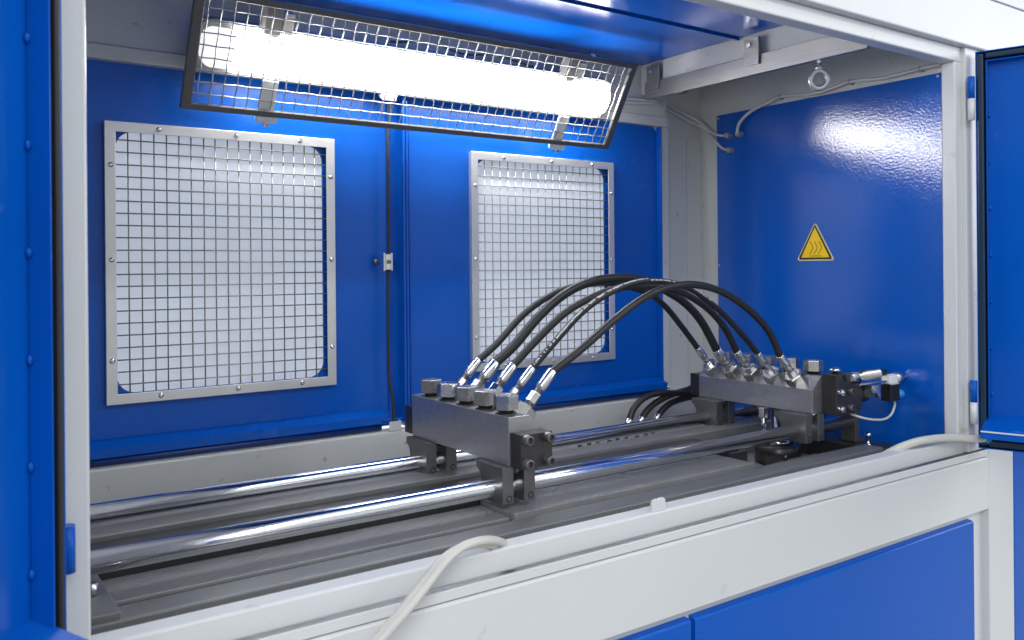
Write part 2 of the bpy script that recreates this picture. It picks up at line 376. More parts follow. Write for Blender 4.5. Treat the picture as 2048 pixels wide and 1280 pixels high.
def cable(name, pts, rad, mat, label, cat, group=None, gland=None, n=60, segs=10):
    t = thing(name, pts[0], label, cat, group)
    MB().tube(bez(pts, n), rad, segs).build('cable_jacket', mat, t)
    if gland:
        for p_, ax in gland:
            MB().hexa(p_, ax, 0.0088, 0.006).build('gland_nut', 'plastic_grey', t)
            MB().lathe(Vector(p_)+Vector(ax).normalized()*0.006, ax, [(0, .0075), (.010, .0075), (.014, .0050)], 16).build('gland_cap', 'plastic_grey', t)
    return t
cable('lamp_cable', [(1.09, -0.022, 1.862), (1.2133, -0.018, 1.8694+0.006), (1.3288, -0.018, 1.8786), (1.4035, 0.024, 1.8835), (1.4806, 0.020, 1.8636), (1.520, 0.005, 1.842), (1.524, -0.030, 1.812), (1.525, -0.062, 1.8010), (1.532, -0.0764, 1.7997)], 0.0034, 'grey_cable',
      'grey cable from the caged lamp into the upper corner gland', 'cable', None, [((1.5420, -0.0764, 1.7997), (-1, 0, 0))])
cable('lamp_cable', [(1.09, -0.024, 1.854), (1.2133, -0.018, 1.866), (1.3288, -0.018, 1.8735), (1.4035, 0.024, 1.8753), (1.4903, 0.020, 1.8465), (1.522, 0.004, 1.832), (1.521, -0.034, 1.796), (1.522, -0.066, 1.766), (1.532, -0.0828, 1.7597)], 0.0034, 'grey_cable',
      'grey cable drooping past the corner into the lower of the two stacked glands', 'cable', None, [((1.5420, -0.0828, 1.7597), (-1, 0, 0))])
c3 = cable('wall_cable', [(1.532, -0.1138, 1.7990), (1.524, -0.1155, 1.8040), (1.525, -0.1242, 1.8285), (1.532, -0.1574, 1.8539), (1.536, -0.2134, 1.8697), (1.536, -0.2444, 1.8774), (1.535, -0.304, 1.8711), (1.535, -0.361, 1.8687), (1.535, -0.4158, 1.8759),
      (1.535, -0.4423, 1.8794), (1.535, -0.5183, 1.8724), (1.535, -0.5665, 1.8736), (1.535, -0.6128, 1.8768), (1.535, -0.656, 1.8770)], 0.0042, 'grey_cable',
      'grey cable clipped along the wall above the blue end panel', 'cable', None, [((1.5420, -0.1138, 1.7988), (-1, 0, 0))])
for y, z in ((-0.2444, 1.8774), (-0.4423, 1.8794), (-0.6128, 1.8768)):
    MB().tube([V(1.535+0.0052*math.cos(a), y, z+0.0052*math.sin(a)) for a in [i*math.pi/6 for i in range(12)]], 0.0011, 6, True).box(1.538, 1.5449, y-0.004, y+0.004, z-0.0075, z-0.003).build('cable_tie', 'plastic_grey', c3)

# ------------------------------------------------------------------ hanging rail with tabs and eye bolt
hr = thing('hanging_rail', (1.272, -0.36, 1.876), 'bare steel bar bolted by tabs below the white cross beam', 'rail')
box('bar', 'rail', 1.2700, 1.2815, -0.6540, -0.0300, 1.8760, 1.9190, hr, 0.001)
for y in (-0.0640, -0.3745):
    tbp = box('tab', 'rail', 1.2640, 1.2698, y-0.0205, y+0.0205, 1.8960, 1.9570, hr, 0.0008)
    MB().hexa((1.2640, y+0.004, 1.9410), (-1, 0, 0), 0.0062, 0.0045, .3).build('bolt', 'zinc', tbp, (1.2640, y, 1.941), 0.0004)
MB().hexa((1.2760, -0.155, 1.8760), (0, 0, -1), 0.0055, 0.006).build('bolt', 'legsteel', hr)
MB().box(1.268, 1.284, -0.166, -0.142, 1.8730, 1.8758).build('clip', 'legsteel', hr)
eb = thing('eye_bolt', (1.2760, -0.5405, 1.8755), 'cast steel lifting eye bolt hanging under the bare rail', 'eye bolt')
MB().hexa((1.2760, -0.5405, 1.8757), (0, 0, -1), 0.0068, 0.007).build('lock_nut', 'zinc', eb)
MB().lathe((1.2760, -0.5405, 1.8687), (0, 0, -1), [(0, .0045), (.005, .0045), (.006, .0080), (.011, .0080), (.017, .0055)], 16).build('shank', 'cast', eb)
ey = [V(1.2760+0.0096*math.sin(a), -0.5405-0.0132*math.sin(a), 1.8350+0.0182*math.cos(a)) for a in [i*2*math.pi/32 for i in range(32)]]
MB().tube(ey, 0.0060, 14, True).build('eye_ring', 'cast', eb)

# ------------------------------------------------------------------ rear doors with meshed windows
def rear_door(x0, x1, wx0, label, first):
    t = thing('rear_door', ((x0+x1)/2, 0, 1.115), label, 'door')
    W0, W1, Z0, Z1 = wx0, wx0+0.4255, 1.2160, 1.7105
    o0, o1, p0, p1 = W0+0.0195, W1-0.0215, Z0+0.0175, Z1-0.0150
    k = 8
    inn = rrect(o0, o1, p0, p1, 0.031, 0.0, k); outr = []
    cs = [(x1, 1.8155), (x0, 1.8155), (x0, 1.1180), (x1, 1.1180)]
    for q, (cx, cz) in enumerate(cs):
        nx = cs[(q+1) % 4]; pv = cs[q-1]
        for i in range(k):
            tt = (i/(k-1)-0.5)*0.3
            if tt < 0: outr.append(V(cx+(pv[0]-cx)*(-tt)*0.0, 0, cz+(pv[1]-cz)*(-tt)*0.0)+V((pv[0]-cx)*(-tt), 0, (pv[1]-cz)*(-tt)))
            else: outr.append(V(cx+(nx[0]-cx)*tt, 0, cz+(nx[1]-cz)*tt))
    MB().ringplate(outr, inn, (0, 0.004, 0)).build('door_skin', 'blue_rear', t)
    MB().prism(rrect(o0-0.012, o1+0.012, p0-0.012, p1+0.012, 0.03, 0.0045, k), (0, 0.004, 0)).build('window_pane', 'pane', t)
    # stainless frame with mitred look
    fo = [V(W0, -0.0100, Z0), V(W1, -0.0100, Z0), V(W1, -0.0100, Z1), V(W0, -0.0100, Z1)]
    b = 0.0180; fi = [V(W0+b, -0.0100, Z0+b), V(W1-b, -0.0100, Z0+b), V(W1-b, -0.0100, Z1-b), V(W0+b, -0.0100, Z1-b)]
    wf = MB().ringplate(fo, fi, (0, -0.0030, 0)).build('window_frame', 'stainless', t, (W0, 0, Z0), 0.0008)
    wm = MB(); rad = 0.00125
    nx = 17
    for i in range(nx):
        x = W0+b+(i+1)*(W1-W0-2*b)/(nx+1)+random.uniform(-.0004, .0004)
        wm.tube([(x, -0.0050, Z0+0.006), (x+random.uniform(-.0006, .0006), -0.0050, Z1-0.006)], rad, 6)
    nz = 21
    for i in range(nz):
        z = Z0+b+(i+0.75)*(Z1-Z0-2*b)/(nz+0.4)+random.uniform(-.0004, .0004)
        wm.tube([(W0+0.006, -0.0076, z), (W1-0.006, -0.0076, z+random.uniform(-.0006, .0006))], rad, 6)
    wm.build('wire_mesh', 'wire', t)
    for sx, sx2, sz, sz2 in ((W0+0.001, W0+0.0055, Z0+0.001, Z1-0.001), (W1-0.0055, W1-0.001, Z0+0.001, Z1-0.001), (W0+0.006, W1-0.006, Z0+0.001, Z0+0.0055), (W0+0.006, W1-0.006, Z1-0.0055, Z1-0.001)):
        MB().box(sx, sx2, -0.0099, -0.0004, sz, sz2).build('frame_spacer', 'stainless', t)
    global SCREW
    pts = [(W0+0.4255*q, zz) for zz in (Z0+b*0.55, Z1-b*0.5) for q in (0.21, 0.535, 0.83)]
    pts += [(xx, Z0+(Z1-Z0)*q) for xx in (W0+b*0.55, W1-b*0.5) for q in (0.155, 0.51, 0.845)]
    for x, z in pts:
        P = V(x, -0.0130, z)
        if SCREW is None:
            SCREW = MB().lathe(P, (0, -1, 0), [(0, .0045), (.0008, .0045), (.0009, .0030), (.0028, .0029), (.0034, .0016), (.0020, .0014)], 12).build('screw', 'zinc', wf, P)
        else: copy_part(SCREW, wf, P)
    # bottom gutter: sloping upper lip, front edge, rolled lower seal
    MB().prism([(x0, -0.002, 1.1560), (x0, -0.0270, 1.1445), (x0, -0.0300, 1.1445), (x0, -0.0300, 1.1290), (x0, -0.0275, 1.1290), (x0, -0.0275, 1.1420), (x0, -0.002, 1.1530)], (x1-x0-0.045 if first else x1-x0, 0, 0)).build('drip_gutter', 'blue_rear', t)
    MB().cyl((x0, -0.0220, 1.1215), (x1-(0.060 if first else 0.0), -0.0220, 1.1215), 0.0070, 14).build('bottom_seal', 'gasket_blue', t)
    MB().box(x0, x1-(0.060 if first else 0.0), -0.0275, -0.0010, 1.1285, 1.1320).build('gutter_floor', 'blue_rear', t)
    # folded edge strips
    if first:
        box('folded_edge', 'blue_rear', x1-0.0045, x1, -0.0260, -0.0008, 1.1180, 1.8150, t, 0.0006)
        box('folded_edge', 'blue_rear', x1-0.0300, x1-0.0260, -0.0060, -0.0008, 1.1500, 1.8150, t, 0.0006)
    else:
        box('folded_edge', 'blue_rear', x0, x0+0.0045, -0.0210, -0.0008, 1.1180, 1.8150, t, 0.0006)
        box('folded_edge', 'blue_rear', x0+0.0160, x0+0.0176, -0.0025, -0.0008, 1.1500, 1.8150, t, 0.0003)
        box('folded_edge', 'blue_rear', x1-0.0060, x1, -0.0160, -0.0008, 1.1500, 1.8150, t, 0.0006)
        MB().lathe((x1+0.008, -0.020, 1.123), (0, 0, 1), [(0, .006), (.010, .006), (.012, .003)], 12).build('hinge_pin', 'zinc', t)
    return t
M['gasket_blue'] = material('dark_blue_seal', (0.004, 0.028, 0.16), 0.35)
SCREW = None
d1 = rear_door(-0.20, 0.5780, 0.0005, 'blue rear door with the unobstructed meshed window, carrying the lock rod', True)
d2 = rear_door(0.5835, 1.3440, 0.7520, 'blue rear door whose meshed window stands behind the arching hoses', False)
lk = thing('lock_rod', (0.540, -0.030, 1.128), 'black vertical lock rod with bright clamp on the rear door', 'lock rod')
MB().tube(bez([(0.5430, -0.0240, 1.812), (0.5435, -0.0240, 1.75), (0.5375, -0.0270, 1.725), (0.5369, -0.0280, 1.49), (0.5350, -0.0280, 1.43), (0.5345, -0.0280, 1.235), (0.5405, -0.0330, 1.180), (0.5415, -0.0360, 1.120)], 40), 0.0031, 10).build('rod', 'gasket', lk)
cl = box('clamp', 'zinc', 0.5250, 0.5372, -0.0400, -0.0240, 1.4460, 1.4800, lk, 0.0015)
MB().box(0.5215, 0.5255, -0.0360, -0.0300, 1.4440, 1.4820).box(0.5365, 0.5400, -0.0410, -0.0300, 1.4440, 1.4820).build('clamp_fork', 'zinc', lk, None, 0.0008)
MB().hexa((0.5311, -0.0400, 1.4630), (0, -1, 0), 0.0045, 0.004).build('clamp_bolt', 'legsteel', lk)
MB().lathe((0.519, -0.0045, 1.4630), (0, -1, 0), [(0, .0065), (.005, .0060), (.007, .003)], 20).build('lock_boss', 'legsteel', lk)
MB().box(0.5180, 0.5640, -0.0340, -0.0280, 1.1345, 1.1385).build('rod_guide', 'blue_rear', lk, None, 0.0006)
MB().box(0.5290, 0.5570, -0.0405, -0.0385, 1.1130, 1.1330).build('strike_plate', 'white_in', lk, None, 0.002)

# ------------------------------------------------------------------ caged lamp
K = 1.0537                                    # size of the lamp assembly
O = V(0.095, -0.06, 1.7335); AX = V(1, 0, 0); AV = V(0, -0.5, 0.866); AN = V(0, -0.866, -0.5)
def P(x, v, n=0.0): return V(0.0150+x*K, 0, 0)+V(0, O.y, O.z)+AV*(v*K)+AN*(n*K)
lum = thing('caged_lamp', (0.62, -0.11, 1.72), 'lit tube lamp behind a dark framed wire guard under the blue ceiling', 'lamp')
X0, X1, VT = 0.0950, 1.0475, 0.2035
iX0, iX1, iV0, iV1 = 0.1125, 1.0310, 0.0110, 0.1915
MB().ringplate([P(X0, 0), P(X1, 0), P(X1, VT), P(X0, VT)], [P(iX0, iV0), P(iX1, iV0), P(iX1, iV1), P(iX0, iV1)], AN*-0.010).build('guard_frame', 'guard', lum, None, 0.0025, 3)
wm = MB()
pit = (iX1-iX0)/43.0; nv = 8; pv = (iV1-iV0)/(nv+0.6)
for i in range(43):
    x = iX0+pit*(i+0.35); pts = []
    for q in range(37):
        v = iV0-0.004+(iV1-iV0+0.008)*q/36; pts.append(P(x, v, -0.006+0.0014*math.cos(math.pi*(v-iV0-pv*0.8)/pv+math.pi*(i % 2))))
    wm.tube(pts, 0.00125, 5)
for j in range(nv):
    v = iV0+pv*(j+0.8); pts = []
    for q in range(43*4+1):
        x = iX0-0.004+(iX1-iX0+0.008)*q/(43*4); pts.append(P(x, v, -0.006-0.0014*math.cos(math.pi*(x-iX0-pit*0.35)/pit+math.pi*(j % 2))))
    wm.tube(pts, 0.00125, 5)
wm.build('wire_guard', 'guardwire', lum)
def capsule(x0, x1, v0, v1, n0, n1, k=9, mb=None):          # rounded trough: outline in x,v lofted in n
    mb = mb or MB(); rings = []
    for s_, n_ in ((0, n0), (0.0, n0+(n1-n0)*0.45), (0.006, n0+(n1-n0)*0.8), (0.016, n1)):
        rad = (v1-v0)*0.30-s_*0.4; ring = []
        for cx, cv, a0 in ((x1-s_-rad, v1-s_-rad, 0), (x0+s_+rad, v1-s_-rad, 90), (x0+s_+rad, v0+s_+rad, 180), (x1-s_-rad, v0+s_+rad, 270)):
            for i in range(k):
                a = math.radians(a0+90*i/(k-1)); ring.append(P(cx+rad*math.cos(a), cv+rad*math.sin(a), n_))
        rings.append(ring)
    n = len(rings[0]); vs = [p_ for rg in rings for p_ in rg]; fs = []
    for q in range(3):
        for i in range(n):
            j = (i+1) % n; fs.append((q*n+i, q*n+j, (q+1)*n+j, (q+1)*n+i))
    mb.add(vs, fs, True); mb.add(rings[0], [tuple(range(n-1, -1, -1))]); mb.add(rings[-1], [tuple(range(n))], False); return mb
capsule(0.168, 1.028, 0.0680, 0.1330, -0.048, -0.018).build('diffuser', 'tube', lum)
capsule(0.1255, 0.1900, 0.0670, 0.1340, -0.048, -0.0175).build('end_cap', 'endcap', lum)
capsule(0.1180, 1.0380, 0.0540, 0.1460, -0.0485, -0.088).build('lamp_housing', 'housing', lum)
for i, x in enumerate((0.2290, 0.8860)):
    st = MB().frame(P(x, 0, 0), AX, AV, AN, 0, 0.0300, -0.010, 0.066, -0.014, -0.0115).build('strap', 'strap', lum)
    MB().frame(P(x-0.004, 0, 0), AX, AV, AN, 0, 0.040, -0.012, 0.000, -0.0135, 0.000).build('strap_foot', 'strap', lum, None, 0.001)
    MB().lathe(P(x+0.016, -0.012, -0.006), -AV, [(0, .005), (.005, .005), (.008, .0022)], 10).frame(P(x+0.016, -0.016, -0.006), AX, AV, AN, -0.008, 0.008, -0.003, 0.002, -0.0015, 0.0015).build('wing_nut', 'zinc', lum)
    MB().frame(P(x, 0, 0), AX, AV, AN, -0.006, 0.024, 0.146, 0.195, -0.055, -0.030).build('mount_block', 'guard', lum, None, 0.001)
    MB().frame(P(x, 0, 0), AX, AV, AN, 0.026, 0.046, 0.150, 0.190, -0.060, -0.030).build('mount_block', 'rail', lum, None, 0.001)
for x in (0.260, 0.952):
    MB().box(x, x+0.018, -0.105, -0.0125, 1.872, 1.892).build('lamp_arm', 'rail', lum, None, 0.001)
MB().hexa(P(0.918, VT, -0.005), AV, 0.006, 0.005).build('hanger_nut', 'zinc', lum)
MB().tube(bez([P(0.48, 0.150, -0.07), P(0.56, 0.162, -0.06), P(0.64, 0.150, -0.065), P(0.72, 0.158, -0.06), P(0.86, 0.140, -0.07)], 30), 0.0022, 8).build('lamp_wire', 'gasket', lum)
MB().frame(P(0.4760, 0, 0), AX, AV, AN, 0, 0.030, 0.046, 0.058, -0.066, -0.040).build('latch', 'strap', lum, None, 0.001)

# ------------------------------------------------------------------ machine bed
bed = thing('machine_bed', (0.5, -0.33, 1.0), 'grey steel machine bed with knurled strips under the chrome rods', 'machine bed')
box('front_strip', 'bedgrey', XL, 1.4150, -0.5940, -0.5480, 1.0, 1.0600, bed, 0.003)
box('front_groove', 'beddark', XL, 1.4150, -0.5475, -0.5310, 1.0, 1.0540, bed, 0)
box('knurled_strip', 'knurl', -0.0840, 0.4885, -0.5305, -0.4420, 1.0, 1.0585, bed, 0.001)
box('knurled_plate', 'knurl', 0.4895, 1.0600, -0.5395, -0.4425, 1.0, 1.0660, bed, 0.001)
for q in (0.55, 0.80, 1.00):
    MB().lathe((q, -0.452, 1.0662), (0, 0, 1), [(0, .0035), (.0004, .0034), (.0005, .0015)], 12).build('plate_screw', 'beddark', bed)
box('corner_plate', 'bedgrey', XL, -0.0860, -0.5900, -0.4150, 1.0595, 1.0680, bed, 0.0015)
MB().cyl((-0.104, -0.520, 1.068), (-0.104, -0.520, 1.083), 0.006, 14).build('plate_bolt', 'zinc', bed)
box('front_rail', 'beddark', XL, 1.1350, -0.4415, -0.3120, 1.0, 1.0700, bed, 0.0025)
box('rear_rail', 'bedgrey', XL, 1.42, -0.3110, -0.2610, 1.0, 1.0780, bed, 0.0025)
box('rear_strip', 'bedlight', XL, 1.42, -0.2600, -0.1000, 1.0, 1.0600, bed, 0.002)
box('rear_ledge', 'beddark', XL, 1.42, -0.0990, -0.0420, 1.0, 1.0560, bed, 0.001)
box('well_floor', 'bedlight', 1.0610, 1.4150, -0.5300, -0.3120, 1.0, 1.0120, bed, 0.001)
box('well_wall', 'bedgrey', 1.0610, 1.1350, -0.4420, -0.4415, 1.0125, 1.055, bed, 0)
box('well_bracket', 'legsteel', 1.100, 1.150, -0.450, -0.425, 1.0125, 1.0640, bed, 0.002)
MB().prism([(1.075, -0.5295, 1.0350), (1.13, -0.5150, 1.0350), (1.165, -0.5075, 1.0350), (1.195, -0.5060, 1.0350), (1.30, -0.5060, 1.0350), (1.30, -0.5295, 1.0350)], (0, 0, 0.012)).build('cover_lip', 'bedgrey', bed, None, 0.001)
MB().cyl((1.185, -0.517, 1.0470), (1.185, -0.517, 1.062), 0.004, 12).build('stop_pin', 'oxide', bed)
# swarf-like row of small fittings behind the rear rod
for i in range(9):
    x = 0.90+i*0.028
    MB().hexa((x, -0.205+0.004*(i % 3), 1.0602), (0.2*(i % 2), 0.1, 1), 0.0055, 0.006+0.002*(i % 3)).build('pipe_plug', 'zinc' if i % 3 else 'legsteel', bed)
# end frame at the right
box('end_support', 'legsteel', 1.4450, 1.4620, -0.5080, -0.4700, 1.0525, 1.1300, bed, 0.002)
box('end_support', 'legsteel', 1.4450, 1.4620, -0.2640, -0.2220, 1.0525, 1.1250, bed, 0.002)
MB().prism([(1.4622, -0.506, 1.0525), (1.4800, -0.506, 1.0525), (1.4800, -0.506, 1.058), (1.470, -0.506, 1.060), (1.4645, -0.506, 1.065), (1.4622, -0.506, 1.074)], (0, 0.034, 0)).build('end_foot', 'legsteel', bed)
box('end_plate', 'oxide', 1.4160, 1.500, -0.585, -0.16, 1.0, 1.052, bed, 0.002)
MB().lathe((1.437, -0.5430, 1.0522), (0, 0, 1), [(0, .006), (.004, .006), (.0045, .0032), (.018, .0032), (.0185, .0062), (.028, .0070)], 14).build('foot_bolt', 'zinc', bed)

# guide rods
for y, z, lab in ((-0.4890, 1.0970, 'long polished chrome guide rod running beside the knurled strips'), (-0.2430, 1.0925, 'long polished chrome guide rod along the white rear base panel')):
    o = MB().lathe((XL, y, z), (1, 0, 0), [(0, .0145), (1.812, .0145)], 48).build('guide_rod', 'rodchrome', None, (0.5, y, z-0.0145)); tag(o, lab, 'rod', 'chrome guide rods')

# ------------------------------------------------------------------ manifold blocks
YB0, YB1, ZB, HB, WB = -0.5177, -0.2007, 1.1345, 0.0775, 0.0715
YI = [-0.2357-0.0581*i for i in range(5)]
PLUG = SOCK = None
def socket_bolt(parent, P_, ax, R=0.0085, h=0.012, mat='legsteel'):
    mb = MB().lathe(P_, ax, [(0, R), (h-0.001, R), (h, R-0.001), (h, R*0.62)], 20, caps=False)
    mb.lathe(Vector(P_)+Vector(ax)*h, Vector(ax)*-1, [(0, R*0.62), (h*0.55, R*0.62), (h*0.56, 0.0002)], 6, caps=False, smooth=False)
    return mb.build('socket_bolt', mat, parent, P_)
def manifold(x0, sg, label, slabs):
    t = thing('manifold_block', (x0+sg*WB/2, (YB0+YB1)/2, 1.075), label, 'manifold')
    X = lambda a: x0+sg*a
    pr = [(0, 0), (WB, 0), (WB, HB-0.027), (WB-0.0305, HB), (0, HB)]
    MB().prism([(X(a), YB0, ZB+b) for a, b in pr], (0, YB1-YB0, 0)).build('block_body', 'block', t, None, 0.0010)
    # tall hex plugs along the flat top
    for i in range(5):
        y = -0.2410-0.0605*i
        MB().lathe((X(0.0195), y, ZB+HB-0.0003), (0, 0, 1), [(0, .0175), (.0012, .0175), (.0013, .0130), (.0075, .0130)], 20).build('plug_neck', 'oxide', t)
        MB().lathe((X(0.0195), y, ZB+HB+0.0070), (0, 0, 1), [(0, .0205), (.0006, .0212), (.0230, .0212), (.0240, .0200)], 6, random.uniform(-.10, .35), False).build('hex_plug', 'hex', t, None, 0.0004)
    # wide hex adapters on the chamfer
    ax = V(sg*0.70, 0, 0.714); c = V(X(WB-0.0150), 0, ZB+HB-0.0135)
    for i in range(5):
        b0 = V(c.x, YI[i], c.z)
        MB().lathe(b0-ax*0.004, ax, [(0, .0195), (.0040, .0212), (.0250, .0212), (.0270, .0185)], 6, random.uniform(0, 1.0), False).build('hex_adapter', 'hex', t, None, 0.0006)
    # clamp legs round the rods
    for yc in (-0.4863, -0.2440):
        y0, y1 = yc-0.0314, yc+0.0314
        prof = [(y0, 1.0750), (y1-0.002, 1.0750), (y1, 1.0770), (y1, 1.1020), (y1+0.002, 1.1120), (y1+0.007, 1.1190), (y1+0.014, 1.1225), (y1+0.014, 1.1340), (y0, 1.1340)]
        for a, b in slabs:
            lg = MB().prism([(a, y, z) for y, z in prof], (b-a, 0, 0)).build('clamp_leg', 'legsteel', t, None, 0.0012)
            MB().lathe(((a+b)/2+0.002, y0+0.0004, 1.0835), (0, -1, 0), [(0, .0058), (.0012, .0058), (.0012, .0034), (-.003, .0034)], 14).build('pinch_screw', 'oxide', lg)
        xa, xb = slabs[0][1], slabs[1][0]
        MB().box(xa, xb, y0+0.012, y1+0.012, 1.1200, 1.1342).build('clamp_bridge', 'legsteel', t)
        for xx in ((xa+xb)/2, slabs[1][1]+0.008):
            MB().lathe((xx, y0+0.006, 1.1343), (0, 0, -1), [(0, .0065), (.003, .0065), (.0032, .0048), (.012, .0048)], 12).build('clamp_bolt', 'zinc', t)
    return t
b1 = manifold(0.4953, 1, 'steel manifold block standing alone on the rods, flat ground face and bolted end flange', [(0.4831, 0.5047), (0.5248, 0.5473)])
b2 = manifold(1.3473, -1, 'steel manifold block at the end of the rods beside the sensor fittings', [(1.2520, 1.2750), (1.2940, 1.3160)])
fl1 = MB().prism([(0.4990, YB0-0.0003, 1.1330), (0.5610, YB0-0.0003, 1.1330), (0.5610, YB0-0.0003, 1.1880), (0.4990, YB0-0.0003, 1.1880)], (0, -0.0280, 0)).build('end_flange', 'oxide', b1, None, 0.0012)
for x in (0.5080, 0.5500):
    for z in (1.1430, 1.1800): socket_bolt(fl1, (x, YB0-0.0285, z), (0, -1, 0), 0.0080, 0.013)
MB().box(0.4975, 0.5580, YB1+0.0003, YB1+0.0340, 1.1360, 1.1880).build('end_flange', 'oxide', b1, None, 0.0012)
fl2 = MB().box(1.3080, 1.3620, -0.5535, YB0-0.0003, 1.1330, 1.2180).build('end_flange', 'oxide', b2, None, 0.0012)
for x in (1.3185, 1.3520):
    for z in (1.1455, 1.1810): socket_bolt(fl2, (x, -0.5538, z), (0, -1, 0), 0.0070, 0.010, 'zinc' if x < 1.33 else 'legsteel')
MB().lathe((1.330, -0.535, 1.2182), (0, 0, 1), [(0, .006), (.004, .006), (.006, .014), (.010, .012), (.013, .006)], 16).build('breather_cap', 'zinc', b2)
MB().box(1.2780, 1.3400, YB1+0.0003, YB1+0.030, 1.1360, 1.1880).build('end_flange', 'oxide', b2, None, 0.0012)
MB().box(1.3624, 1.4000, -0.5520, -0.5000, 1.1345, 1.2030).build('valve_body', 'oxide', b2, None, 0.0015)
MB().lathe((1.4001, -0.5290, 1.1690), (1, 0, 0), [(0, .0225), (.036, .0225), (.040, .018)], 24).build('valve_body', 'oxide', b2)

# lifting cylinder under the far block
CX, CY = 1.2970, -0.4130
lc = thing('lift_cylinder', (CX, CY, 1.0122), 'black cylinder with chrome piston under the far manifold block', 'cylinder')
MB().lathe((CX, CY, 1.0122), (0, 0, 1), [(0, .050), (.039, .050), (.041, .048)], 44).build('cylinder_base', 'oxide', lc, None)
MB().lathe((CX, CY, 1.0533), (0, 0, 1), [(0, .027), (.009, .027), (.010, .023), (.018, .023), (.0182, .015), (.0808, .015)], 28).build('piston', 'chrome', lc)
for dx, dy in ((0.024, -0.014), (-0.024, 0.020)):
    MB().cyl((CX+dx, CY+dy, 1.0533), (CX+dx, CY+dy, 1.1342), 0.006, 14).build('guide_pin', 'zinc', lc)
MB().hexa((CX-0.028, CY+0.02, 1.1130), (0, 0, 1), 0.011, 0.0212).build('collar_nut', 'zinc', lc)

# ------------------------------------------------------------------ sensor fittings at the far end
sf = thing('pressure_sensor', (1.3625, -0.5750, 1.13), 'chrome pressure sensor with black plug and blue knob beside the end wall', 'sensor')
sy = -0.566
MB().lathe((1.3345, sy, 1.2120), (1, 0, 0), [(0, .0095), (.003, .0095), (.004, .0072), (.007, .0072), (.008, .0095), (.011, .0095), (.012, .0072)], 18).build('thread', 'zinc', sf)
MB().hexa((1.3460, sy, 1.2120), (1, 0, 0), 0.0115, 0.012).build('hex_nut', 'zinc', sf)
MB().lathe((1.3580, sy, 1.2125), (1, 0, 0), [(0, .0060), (.016, .0060), (.0165, .0095), (.024, .0095), (.0245, .0110), (.075, .0110), (.076, .0122), (.080, .0122), (.0805, .008)], 22).build('sensor_barrel', 'zinc', sf)
MB().cyl((1.4386, sy, 1.2130), (1.4660, sy, 1.2130), 0.0072, 16).build('cable_plug', 'plastic_black', sf)
MB().box(1.3625, 1.4680, sy-0.006, sy+0.012, 1.1930, 1.1965).build('mounting_strip', 'zinc', sf, None, 0.0006)
MB().prism([(1.400, sy-0.010, 1.1900), (1.432, sy-0.010, 1.1900), (1.432, sy-0.010, 1.1600)], (0, 0.018, 0)).build('gusset', 'zinc', sf, None, 0.0005)
MB().hexa((1.402, sy, 1.1740), (1, 0, 0), 0.011, 0.014).build('hex_nut', 'zinc', sf)
MB().box(1.4680, 1.5000, sy-0.011, sy+0.011, 1.1870, 1.2060).build('elbow', 'strap', sf, None, 0.003)
MB().lathe((1.5000, sy, 1.1965), (1, 0, 0), [(0, .0120), (.010, .0135), (.022, .0135), (.028, .008), (.0405, .008)], 20).build('elbow', 'zinc', sf)
MB().box(1.4690, 1.5050, sy-0.012, sy+0.012, 1.1490, 1.1860).build('plug_body', 'plastic_black', sf, None, 0.002)
MB().box(1.4720, 1.5020, sy-0.0125, sy+0.0125, 1.1862, 1.1869).build('plug_seal', 'white_print', sf)
MB().lathe((1.5055, sy-0.002, 1.1620), (1, -0.4, 0), [(0, .006), (.004, .0095), (.010, .0105), (.016, .0085), (.019, .004)], 18).build('knob', 'plastic_blue', sf)
cable('sensor_cable', [(1.5020, sy, 1.1500), (1.5030, sy, 1.136), (1.4890, sy, 1.1180), (1.4650, sy, 1.1110), (1.4407, sy+0.004, 1.1110), (1.4100, sy+0.012, 1.1160), (1.3900, -0.53, 1.1250)], 0.0026, 'beige',
      'thin pale cable looping down from the black sensor plug', 'cable', None, None, 40)

# ------------------------------------------------------------------ arching hydraulic hoses
HZ = {0: [(0.666, 1.300), (0.729, 1.353), (0.795, 1.389), (0.863, 1.408), (0.960, 1.414), (1.066, 1.392), (1.126, 1.360), (1.189, 1.302)],
      1: [(0.666, 1.300), (0.728, 1.355), (0.792, 1.396), (0.861, 1.419), (0.930, 1.425), (1.005, 1.419), (1.091, 1.388), (1.146, 1.357), (1.189, 1.318)],
      2: [(0.683, 1.319), (0.745, 1.362), (0.810, 1.389), (0.877, 1.405), (0.948, 1.409), (1.037, 1.399), (1.083, 1.385), (1.144, 1.354), (1.198, 1.308)],
      3: [(0.677, 1.317), (0.739, 1.366), (0.802, 1.398), (0.869, 1.417), (0.930, 1.420), (0.976, 1.415), (1.021, 1.404), (1.060, 1.386), (1.119, 1.350), (1.181, 1.303)],
      4: [(0.689, 1.306), (0.769, 1.355), (0.834, 1.388), (0.890, 1.406), (0.958, 1.413), (1.024, 1.405), (1.088, 1.383), (1.154, 1.346), (1.203, 1.305)]}
RAD = [0.0068, 0.0092, 0.0074, 0.0062, 0.0074]
LAB = ['thin black hydraulic hose nearest the rear wall, half hidden behind the thick one', 'thickest black hydraulic hose arching highest between the two blocks', 'plain black hydraulic hose in the middle of the five arches',
       'black hydraulic hose with white printed lettering along its arch', 'black hydraulic hose of the front arch, seated on the large bare hex adapter']
